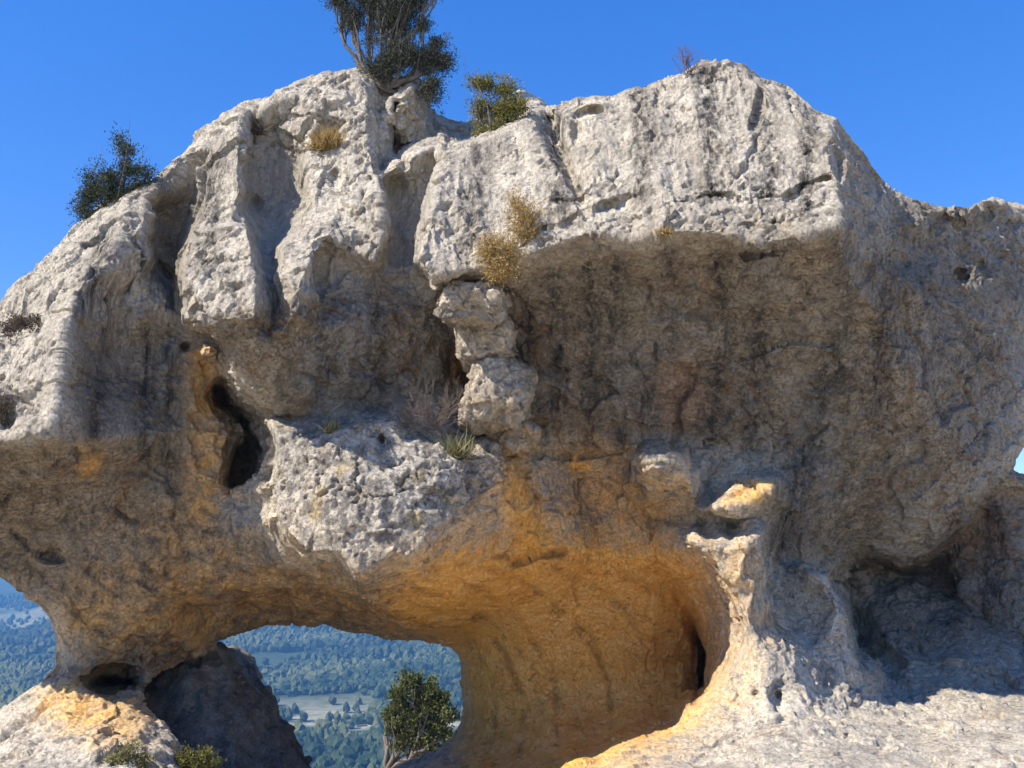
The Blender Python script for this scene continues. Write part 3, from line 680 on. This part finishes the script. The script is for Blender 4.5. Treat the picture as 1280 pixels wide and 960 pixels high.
def leaning_boulder():
    pts = [(262,806,14.3),(270,812,14.6),(316,862,14.5),(368,934,14.4),(392,985,14.3),(262,806,15.6),(300,812,16.6),(400,990,16.8),
           (200,838,14.6),(160,880,14.4),(235,850,13.7),(290,930,13.3),(330,1005,13.0),(150,1010,13.2),(130,1000,15.5),(160,860,15.8),(240,990,12.9)]
    bm = bmesh.new()
    for p in pts: bm.verts.new(at(*p))
    bmesh.ops.convex_hull(bm, input=bm.verts)
    bmesh.ops.triangulate(bm, faces=bm.faces)
    V = np.array([v.co[:] for v in bm.verts]); bm.verts.index_update(); F = np.array([[v.index for v in f.verts] for f in bm.faces]); bm.free()
    V, F, N = remesh('b', V, F, .035, 3)
    d = .10 * fbm(V * 1.2, 3, 401) + .10 * chips(V * 1.3, 410) + .05 * chips(V * 3.5, 420) + .03 * fbm(V * 7, 3, 430) - .06 * sstep(.6, .95, ridged(V * 1.1, 2, 440))
    V = V + N * d[:, None]
    C = at(260, 1000, 13.5)
    o = mesh_np('boulder', V - C, F, ROCK, None, True); o.location = C
    n = len(V)
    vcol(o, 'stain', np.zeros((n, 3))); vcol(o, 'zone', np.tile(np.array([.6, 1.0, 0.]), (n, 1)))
    tag(o, 'big dark boulder leaning in the shade behind the left pedestal', 'boulder')
leaning_boulder()

#@@GROUND
def ground_h(x, y):
    z = np.where(y < 9, -0.28, np.where(y < 12, -0.28 - 0.11 * (y - 9), -0.61 - 0.185 * (y - 12)))
    z = np.where(y > 60, -9.49 - 0.26 * (y - 60), z)
    P = np.stack([x, y, np.zeros_like(x)], -1).reshape(-1, 3)
    big = fbm(P / 260.0, 3, 500).reshape(x.shape)
    left = sstep(-.42, -.50, x / np.maximum(y, 1))          # the valley opens wider on the left
    hill = -80 + sstep(520, 1500, y) * (42 - 18 * left) + sstep(1250, 2300, y) * 52 - left * sstep(1000, 1300, y) * sstep(1750, 1350, y) * 8
    valley = hill + 9 * big * sstep(250, 900, y)
    z = np.maximum(z, valley)
    z = np.where(y > 60, z, z) + np.where(np.abs(y) < 60, .05 * fbm(P * .9, 3, 510).reshape(x.shape), 0) * (y < 60)
    return z
def field_mask(x, y):
    P = np.stack([x, y, np.zeros_like(x)], -1).reshape(-1, 3)
    n = fbm(P / 55.0, 3, 520).reshape(x.shape)
    q = fbm(P * np.array([1 / 190., 1 / 60., 1]), 2, 525).reshape(x.shape)
    f = sstep(.30, .36, q + .6 * n) * sstep(720, 560, y) * sstep(330, 400, y)          # clearings on the valley floor
    r = np.abs(y - (575 + .22 * (x + 120) + 18 * np.sin(x / 40.)))
    f = np.maximum(f, sstep(7, 4, r) * sstep(-190, -150, x))                             # track
    g = np.abs(y - (800 + .9 * (x + 130))) ; f = np.maximum(f, sstep(10, 6, g) * sstep(-150, -110, x))
    lf = sstep(-.42, -.47, x / np.maximum(y, 1)) * sstep(1080, 1200, y + 40 * n) * sstep(1700, 1500, y + 60 * n)
    return np.maximum(f, .5 * lf * sstep(.2, .5, fbm(P / 120., 3, 527).reshape(x.shape) + .5))
def build_ground():
    ys = np.concatenate([np.linspace(-60, 6, 45), np.linspace(6.3, 60, 180), 60 * (9000 / 60.) ** (np.linspace(0, 1, 330)[1:] ** 1.0)])
    us = np.concatenate([-np.geomspace(6, .9, 26)[:-1], np.linspace(-.9, .9, 340), np.geomspace(.9, 6, 26)[1:]])
    Yg, Ug = np.meshgrid(ys, us, indexing='ij')
    Xg = Ug * np.maximum(np.abs(Yg), 25.0)
    Z = ground_h(Xg, Yg)
    V = np.stack([Xg, Yg, Z], -1).reshape(-1, 3)
    ny, nx = Yg.shape
    i = np.arange(ny - 1)[:, None] * nx + np.arange(nx - 1)[None]
    F = np.stack([i, i + 1, i + nx + 1, i + nx], -1).reshape(-1, 4)
    t = NT('stony ground', 0.95)
    fm = t.attr('cover')
    near = t.mix(t.ramp(t.noise(.8, 8, .65), [(.35, 0.0), (.65, 1.0)]), (.50, .42, .31), (.66, .58, .46))
    near = t.mix(t.ramp(t.noise(9, 6, .7), [(.4, .7), (.5, 0.0)]), near, (.22, .18, .12))
    wood = t.mix(t.ramp(t.noise(.05, 8, .7), [(.35, 0.0), (.65, 1.0)]), (.022, .04, .016), (.06, .085, .035))
    fld = t.mix(t.ramp(t.noise(.09, 8, .75), [(.4, 0.0), (.6, 1.0)]), (.20, .20, .11), (.42, .38, .27))
    c = t.mix(fm[1], wood, fld); c = t.mix(fm[0], c, near)
    t.link(c, t.b.inputs['Base Color'])
    t.link(t.bump(t.noise(14, 8, .7), .06, .8), t.b.inputs['Normal'])
    o = mesh_np('ground', V, F, t.m, None, True)
    x, y = V[:, 0], V[:, 1]
    vcol(o, 'cover', np.stack([sstep(70, 30, y), field_mask(x, y), 0 * x], 1))
    tag(o, kind='structure')
build_ground()

#@@FOREST
def foliage_mat(name, stops, trans=.25):
    t = NT(name, 0.7); a = t.attr('tint')
    c = t.ramp(a[0], stops); t.link(c, t.b.inputs['Base Color'])
    tr = t.n.new('ShaderNodeBsdfTranslucent'); t.link(c, tr.inputs['Color'])
    mx = t.n.new('ShaderNodeMixShader'); mx.inputs[0].default_value = trans
    t.link(t.b.outputs[0], mx.inputs[1]); t.link(tr.outputs[0], mx.inputs[2])
    t.link(mx.outputs[0], t.n['Material Output'].inputs['Surface'])
    return t.m
def build_forest():
    n = 24000
    y = 400 * (1700 / 400.) ** rng.random(n * 2) ; x = (rng.random(n * 2) * .95 - .72) * y
    f = field_mask(x, y)
    P = np.stack([x, y, 0 * x], 1)
    keep = ((f < .35) | (rng.random(len(f)) < .10)) & (fbm(P / 60., 3, 530) + rng.normal(0, .15, len(x)) > -.28) & (rng.random(len(x)) < np.where(x / y > -.02, .25, 1))
    x, y = x[keep][:n], y[keep][:n]
    z = ground_h(x, y); n = len(x)
    bV, bF = ico(1 + 1)
    vs = []
    for k in range(8):
        r = 1 + .32 * vnoise(bV * 2.1 + k * 7.7, 540 + k) + .15 * vnoise(bV * 5 + k, 550)
        q = bV * r[:, None]
        q[:, 2] = q[:, 2] * (1.0 if k % 2 else 1.25)
        taper = 1 - (.18 if k % 2 == 0 else -.02) * (q[:, 2] + 1)
        q[:, :2] *= np.clip(taper, .25, 1.3)[:, None]
        vs.append(q)
    vs = np.array(vs)
    pick = rng.integers(0, 8, n); h = rng.uniform(1.3, 3.0, n) * (1 + .5 * (rng.random(n) < .12)) * (1 + (y - 600) / 2500.)
    V = vs[pick] * (h * rng.uniform(.85, 1.15, n))[:, None, None]
    V += np.stack([x, y, z + h * 1.1], 1)[:, None, :]
    nb = len(bV)
    F = (bF[None] + (np.arange(n) * nb)[:, None, None]).reshape(-1, 3)
    m = foliage_mat('forest crowns', [(0, (.015, .035, .014)), (.5, (.05, .075, .03)), (1, (.14, .15, .06))], .1)
    o = mesh_np('distant_forest', V.reshape(-1, 3), F, m)
    tint = np.repeat(np.clip(rng.random(n) * .6 + .2 + .5 * fbm(np.stack([x, y, 0 * x], 1) / 90., 3, 535), 0, 1), nb) + rng.normal(0, .12, n * nb)
    vcol(o, 'tint', np.clip(tint, 0, 1)[:, None])
    tag(o, 'dense green forest on the far hillside', 'forest', kind='stuff')
build_forest()

#@@PLANTS
def tubes(paths, sides=5):
    Vs, Fs, n = [], [], 0
    ang = np.arange(sides) * 2 * math.pi / sides
    for pts, rad in paths:
        pts = np.asarray(pts); k = len(pts)
        T = np.gradient(pts, axis=0); T /= np.linalg.norm(T, axis=1, keepdims=True) + 1e-9
        ref = np.array([.3, .9, .25]); A = np.cross(T, ref); A /= np.linalg.norm(A, axis=1, keepdims=True) + 1e-9
        B = np.cross(T, A)
        ring = pts[:, None] + (A[:, None] * np.cos(ang)[None, :, None] + B[:, None] * np.sin(ang)[None, :, None]) * np.asarray(rad)[:, None, None]
        Vs.append(ring.reshape(-1, 3))
        i = n + np.arange(k - 1)[:, None] * sides + np.arange(sides)[None]; j = n + np.arange(k - 1)[:, None] * sides + (np.arange(sides)[None] + 1) % sides
        Fs.append(np.stack([i, j, j + sides, i + sides], -1).reshape(-1, 4)); n += k * sides
    return np.concatenate(Vs), np.concatenate(Fs)
def curve(a, b, bend, k=7):
    t = np.linspace(0, 1, k)[:, None]
    w = rng.normal(0, bend, 3) * np.linalg.norm(b - a)
    jit = rng.normal(0, .018, (k, 3)) * np.linalg.norm(b - a); jit[0] = 0
    return a + (b - a) * t + w * (t * (1 - t)) + jit
def leaves(C, D, L, W):
    """kite leaves at C along D; returns V, F"""
    n = len(C); D = D / (np.linalg.norm(D, axis=1, keepdims=True) + 1e-9)
    s = np.cross(D, rng.normal(0, 1, (n, 3))); s /= np.linalg.norm(s, axis=1, keepdims=True) + 1e-9
    up = np.cross(s, D)
    L = np.asarray(L)[:, None]; W = np.asarray(W)[:, None]
    a = C; b = C + D * L * .5 + s * W * .5 + up * L * .08; c = C + D * L; d = C + D * L * .5 - s * W * .5 + up * L * .08
    return np.stack([a, b, c, d], 1).reshape(-1, 3), np.arange(4 * n).reshape(n, 4)
BARK = None
def bark_mat(name, a, b):
    t = NT(name, .9); t.link(t.mix(t.noise(20, 6, .7), a, b), t.b.inputs['Base Color'])
    t.link(t.bump(t.noise(40, 6, .7), .02), t.b.inputs['Normal']); return t.m
BARK = bark_mat('grey bark', (.10, .085, .07), (.26, .23, .20))
TWIG = bark_mat('dry twigs', (.13, .10, .085), (.30, .25, .22))
TWIGP = bark_mat('purple twigs', (.12, .085, .10), (.26, .20, .22))
def plant(name, label, cat, base, lobes, clumps, per, L, W, sig, mat, stem_r, bark=BARK, parts=('trunk', 'crown'), nstem=3, droop=0.0, group=None, thick=.8, shell=.55, bare=0):
    """base (px,py,Y); lobes (px,py,rx,ry[,dY]) in picture pixels; leaf clumps sit on branches that end in the lobes"""
    B = at(*base); m = base[2] / FPX * 1.02
    paths, tips, dirs = [], [], []
    mains = []
    for k in range(nstem):
        e = B + rng.normal(0, stem_r * 1.2, 3) * np.array([1, 1, 0])
        mains.append(e)
    areas = np.array([l[2] * l[3] for l in lobes], float); areas /= areas.sum()
    for l, w in zip(lobes, areas):
        C = at(l[0], l[1], base[2] + (l[4] if len(l) > 4 else 0.0)); rad = np.array([l[2] * m, min(l[2], l[3]) * m * thick, l[3] * m])
        st = mains[rng.integers(nstem)]
        hub = C - np.array([0, 0, rad[2] * .45]) if C[2] > B[2] else C
        p = curve(st, hub, .32, 9); r0 = stem_r * rng.uniform(.75, 1.0)
        paths.append((p, np.linspace(r0, r0 * .45, 9)))
        nc = max(3, int(clumps * w))
        nb = max(3, nc // 7); ends = []
        for k in range(nb):
            d = rng.normal(0, 1, 3); d /= np.linalg.norm(d); d[2] = d[2] * .9 + .15
            e = C + d * rad * rng.uniform(.45, .85)
            q = curve(p[rng.integers(4, 9)], e, .22, 6); paths.append((q, np.linspace(r0 * .38, r0 * .12, 6))); ends.append(q)
        for k in range(nc):
            q = ends[rng.integers(len(ends))]; o = q[rng.integers(2, 6)]
            d = rng.normal(0, 1, 3); d /= np.linalg.norm(d); g = .35 + 1.9 * abs(float(vnoise((d * 1.9 + C)[None], 77)[0])) + (.4 if rng.random() < .15 else 0)
            e = C + d * rad * g * (shell + (1 - shell) * rng.random()) if rng.random() < .75 else C + rng.normal(0, .4, 3) * rad
            e = o + (e - o) * rng.uniform(.7, 1.0)
            tw = curve(o, e, .2, 5); paths.append((tw, np.linspace(r0 * .11, r0 * .05, 5)))
            tips.append(tw[rng.integers(2, 5)]); dirs.append(e - o)
            tips.append(e); dirs.append(e - o)
    for k in range(bare):
        e = B + (at(lobes[0][0], lobes[0][1], base[2]) - B) * rng.uniform(.5, 1.1) + rng.normal(0, .3, 3)
        paths.append((curve(mains[0], e, .2, 6), np.linspace(stem_r * .4, stem_r * .1, 6)))
    T = np.repeat(np.array(tips), per, 0); D = np.repeat(np.array(dirs), per, 0)
    n = len(T); D = D / (np.linalg.norm(D, axis=1, keepdims=True) + 1e-9)
    C = T + rng.normal(0, sig, (n, 3)) * np.array([1, 1, .8])
    D = D * .8 + rng.normal(0, .7, (n, 3)) + np.array([0, 0, .25 - droop])
    LV, LF = leaves(C, D, L * rng.uniform(.6, 1.3, n), W * rng.uniform(.7, 1.3, n))
    root = empty(name, B)
    tag(root, label, cat, group)
    SV, SF = tubes(paths)
    mesh_np(parts[0], SV - B, SF, bark, root, True)
    o = mesh_np(parts[1], LV - B, LF, mat, root, False)
    tint = np.clip(np.repeat(rng.random(len(tips)) ** 1.5, per) * .65 + rng.random(n) * .35, 0, 1)
    vcol(o, 'tint', np.repeat(tint, 4)[:, None])
    return root
def twig_bush(name, label, cat, base, n, rx, rz, r, mat, lean=(0, 0, 0), levels=3, group=None):
    B = at(*base); m = base[2] / FPX * 1.02; paths = []
    def go(a, d, ln, rad, lev):
        b = a + d * ln; p = curve(a, b, .25, 5); paths.append((p, np.linspace(rad, rad * .5, 5)))
        if lev == 0: return
        for k in range(rng.integers(2, 5)):
            d2 = d + rng.normal(0, .55, 3) + np.array([0, 0, .1]); d2 /= np.linalg.norm(d2)
            go(p[rng.integers(2, 5)], d2, ln * rng.uniform(.45, .75), rad * .55, lev - 1)
    for k in range(n):
        d = np.array([rng.uniform(-1, 1) * rx, rng.uniform(-.8, .3) * rx * .7, rng.uniform(.25, 1) * rz]) * m + np.array(lean)
        ln = np.linalg.norm(d); go(B + rng.normal(0, .03, 3), d / ln, ln * .6, r, levels - 1)
    V, F = tubes(paths, 4)
    o = mesh_np(name, V - B, F, mat, None, True); o.location = B
    tag(o, label, cat, group); return o
def grass_tuft(name, label, cat, base, n, rx, h, mat, spread=.6, group=None):
    B = at(*base); m = base[2] / FPX * 1.02
    C = B + rng.normal(0, .35, (n, 3)) * np.array([rx * m, rx * m * .6, rx * m * .15])
    D = rng.normal(0, spread, (n, 3)) + np.array([0, -.25, 1.0])
    ln = h * m * rng.uniform(.5, 1.15, n)
    D /= np.linalg.norm(D, axis=1, keepdims=True)
    s = np.cross(D, rng.normal(0, 1, (n, 3))); s /= np.linalg.norm(s, axis=1, keepdims=True)
    w = .006 + .004 * rng.random(n)
    Vs = []
    bend = rng.normal(0, .25, (n, 3)) - np.array([0, 0, .25])
    for t in (0, .35, .7, 1.0):
        c = C + D * (ln * t)[:, None] + bend * (ln * t * t)[:, None] * .6
        ww = (w * (1 - t * .9))[:, None]
        Vs += [c - s * ww, c + s * ww]
    V = np.stack(Vs, 1).reshape(-1, 3)
    i = np.arange(n)[:, None] * 8
    F = np.stack([i + np.array([[k, k + 1, k + 3, k + 2]]) for k in (0, 2, 4)], 1).reshape(-1, 4)
    o = mesh_np(name, V - B, F, mat); o.location = B
    vcol(o, 'tint', np.repeat(rng.random(n), 8)[:, None])
    tag(o, label, cat, group); return o

JUN = foliage_mat('juniper foliage', [(0, (.02, .028, .018)), (.5, (.06, .068, .045)), (1, (.18, .17, .12))], .15)
GRN = foliage_mat('shrub foliage', [(0, (.05, .055, .015)), (.5, (.19, .185, .045)), (1, (.40, .36, .10))], .3)
DRK = foliage_mat('dark shrub foliage', [(0, (.02, .03, .016)), (.5, (.06, .075, .038)), (1, (.16, .16, .09))], .2)
GOLD = foliage_mat('golden dry foliage', [(0, (.20, .12, .035)), (.5, (.42, .29, .10)), (1, (.62, .50, .25))], .3)
BRN = foliage_mat('brown dry foliage', [(0, (.06, .045, .03)), (.5, (.14, .11, .08)), (1, (.26, .21, .15))], .2)
OLV = foliage_mat('olive tuft', [(0, (.10, .10, .04)), (.5, (.24, .22, .10)), (1, (.42, .38, .20))], .3)
OAK = foliage_mat('oak leaves', [(0, (.04, .055, .016)), (.5, (.11, .125, .038)), (1, (.24, .23, .08))], .3)

plant('juniper_tree', 'dark ragged juniper tree on the summit, cut off by the top of the picture', 'tree', (482, 112, 12.75),
      [(490,20,34,48),(465,-10,30,30),(515,-5,26,34),(440,22,16,20),(425,-8,16,20),(500,70,36,26,-.1),(535,75,22,18,-.1),(555,78,14,12,-.1),(545,55,14,10),(530,30,12,10),(480,85,26,18,-.15),(540,108,13,22,-.15),(545,-25,14,20),(478,-50,50,26)],
      1250, 24, .046, .013, .050, JUN, .055, nstem=3, bare=5)
plant('shrub', 'yellow-green upright shrub in the notch beside the sunlit slab', 'shrub', (612, 186, 12.2),
      [(605,105,17,15),(632,112,20,16),(600,135,12,22),(628,140,22,22),(648,132,14,16),(615,165,24,18),(645,160,16,14),(592,100,8,8)],
      330, 15, .042, .016, .05, GRN, .018, parts=('stem', 'foliage'), nstem=4, bare=4)
plant('shrub', 'dark green shrub with a spiky tip on the left shoulder of the rock', 'shrub', (140, 262, 12.15),
      [(150,175,8,12),(158,190,12,12),(160,212,14,14),(180,215,14,14),(135,225,22,20),(112,240,18,22),(102,262,12,18),(140,245,26,18),(170,235,16,12),(120,270,18,12)],
      340, 15, .042, .015, .05, DRK, .018, parts=('stem', 'foliage'), nstem=4, bare=4)
twig_bush('twig_bush', 'bare purplish twigs on the crest left of the highest point', 'dry bush', (860, 92, 11.65), 16, 26, 42, .006, TWIGP)
plant('dry_bush', 'golden dry bush growing out of the face under the sunlit slab', 'bush', (632, 345, 10.75),
      [(612,310,18,24,-.1),(635,318,22,26,-.15),(655,268,20,22,-.05),(660,290,18,16,-.05),(625,340,24,16,-.15),(645,250,10,12)],
      300, 10, .045, .011, .05, GOLD, .010, TWIG, ('stem', 'foliage'), 5, bare=5)
twig_bush('twig_bush', 'tangled grey dead twigs above the pale boulder face', 'dry bush', (545, 535, 11.4), 30, 60, 44, .006, TWIG, (-.1, -.15, 0), 4)
grass_tuft('grass_tuft', 'pale green tuft beneath the round boulder', 'grass', (570, 572, 11.25), 240, 22, 38, OLV, .6)
grass_tuft('grass_tuft', 'tiny mossy tuft under the dark brown overhang', 'grass', (413, 541, 11.05), 120, 12, 20, OLV, .6)
grass_tuft('grass_tuft', 'golden grass clump on the upper left buttress', 'grass', (410, 185, 12.25), 420, 26, 34, GOLD, .55)
grass_tuft('grass_tuft', 'dark olive clump by the edge of the shaded panel', 'grass', (319, 166, 12.55), 200, 16, 22, BRN, .6)
plant('dry_bush', 'brown dry cushion on the left slope', 'bush', (28, 412, 11.25), [(25,402,20,12,-.1),(12,410,14,10,-.1),(42,398,10,8)], 60, 14, .035, .012, .03, BRN, .008, TWIG, ('stem', 'foliage'), 3)
plant('dry_bush', 'dark brown bush at the left edge of the picture', 'bush', (2, 535, 10.75), [(4,515,12,22,-.1),(0,500,10,12)], 50, 14, .035, .012, .03, BRN, .008, TWIG, ('stem', 'foliage'), 3)
grass_tuft('grass_tuft', 'small ochre tuft hanging at the lip of the sunlit slab', 'grass', (832, 292, 10.15), 90, 12, 16, GOLD, .8)
plant('low_bush', 'grey-green cushion at the foot of the left pedestal', 'bush', (162, 962, 10.2), [(160,945,22,16),(140,955,16,10),(180,952,12,10)], 70, 14, .035, .016, .03, OLV, .008, TWIG, ('stem', 'foliage'), 3)
plant('low_bush', 'yellow-green bush before the dark leaning boulder', 'bush', (245, 966, 11.0), [(255,950,18,13),(232,948,13,10),(225,958,10,8)], 70, 14, .035, .016, .03, GRN, .008, TWIG, ('stem', 'foliage'), 3)
twig_bush('twig_bush', 'tiny bare twig on the far left skyline', 'dry bush', (40, 352, 11.8), 5, 12, 20, .004, TWIG)
plant('oak_tree', 'small leafy oak tree seen through the arch', 'tree', (484, 962, 30.0),
      [(498,866,11,9),(516,852,12,8),(538,862,12,9),(524,874,14,7),(552,872,9,9),(500,886,12,7),(540,886,11,7),(560,892,8,9),(518,898,18,7),(545,906,14,7),(494,908,9,8),(512,918,12,6),(536,924,15,6),(557,918,7,7),(500,930,8,6),(522,938,9,5),(548,940,9,5),(486,896,6,6)],
      330, 22, .12, .06, .085, OAK, .075, thick=1.3, nstem=3, bare=5)

#@@HOUSE
def house(label, px, Y, w, d, h, dz=0):
    X = (px - 640) / FPX * Y; z = float(ground_h(np.array([X]), np.array([Y]))[0])
    root = empty('farmhouse', (X, Y, z)); tag(root, label, 'house')
    wm = NT('white render'); wm.b.inputs['Base Color'].default_value = (.78, .76, .72, 1)
    rm = NT('clay roof'); rm.b.inputs['Base Color'].default_value = (.36, .22, .15, 1)
    dm = NT('window glass', .3); dm.b.inputs['Base Color'].default_value = (.04, .045, .05, 1)
    a, b = w / 2, d / 2
    V = [(-a,-b,-1.5),(a,-b,-1.5),(a,b,-1.5),(-a,b,-1.5),(-a,-b,h),(a,-b,h),(a,b,h),(-a,b,h),(-a,0,h+d*.22),(a,0,h+d*.22)]
    bm = bmesh.new(); vv = [bm.verts.new(v) for v in V]
    for f in [(0,1,5,4),(2,3,7,6),(1,2,6,9,5),(3,0,4,8,7),(3,2,1,0)]: bm.faces.new([vv[i] for i in f])
    me = bpy.data.meshes.new('wall'); bm.to_mesh(me); bm.free(); me.materials.append(wm.m)
    o = bpy.data.objects.new('wall', me); col.objects.link(o); o.parent = root
    k = .4; hr = h + d * .22
    RV = [(-a-k,-b-k,h-.1),(a+k,-b-k,h-.1),(a+k,0,hr+.12),(-a-k,0,hr+.12),(-a-k,b+k,h-.1),(a+k,b+k,h-.1)]
    RV += [(x, y, zz + .18) for x, y, zz in RV]
    mesh_np('roof', RV, [(0,3,2,1),(3,4,5,2),(6,7,8,9),(9,8,11,10),(0,1,7,6),(4,10,11,5),(0,6,9,3),(3,9,10,4),(1,2,8,7),(2,5,11,8)], rm.m, root)
    for wx in (-w * .28, w * .05, w * .32):
        mesh_np('window', [(wx-.5,-b-.03,.9),(wx+.5,-b-.03,.9),(wx+.5,-b-.03,2.1),(wx-.5,-b-.03,2.1),(wx-.5,-b+.05,.9),(wx+.5,-b+.05,.9),(wx+.5,-b+.05,2.1),(wx-.5,-b+.05,2.1)],
                [(0,1,2,3),(0,4,5,1),(1,5,6,2),(2,6,7,3),(3,7,4,0)], dm.m, root)
house('small white farmhouse on the wooded hillside', 492, 800, 9, 6, 4.0)

#@@HAZE
def haze():
    V = [(-6000,-80,-100),(6000,-80,-100),(6000,8000,-100),(-6000,8000,-100),(-6000,-80,55),(6000,-80,55),(6000,8000,55),(-6000,8000,55)]
    F = [(0,3,2,1),(4,5,6,7),(0,1,5,4),(1,2,6,5),(2,3,7,6),(3,0,4,7)]
    m = bpy.data.materials.new('haze air'); m.use_nodes = True; n = m.node_tree
    n.nodes.remove(n.nodes['Principled BSDF'])
    v = n.nodes.new('ShaderNodeVolumePrincipled'); v.inputs['Color'].default_value = (.20, .52, 1.0, 1); v.inputs['Density'].default_value = .00035
    n.links.new(v.outputs[0], n.nodes['Material Output'].inputs['Volume'])
    tag(mesh_np('haze', V, F, m), kind='stuff')
haze()
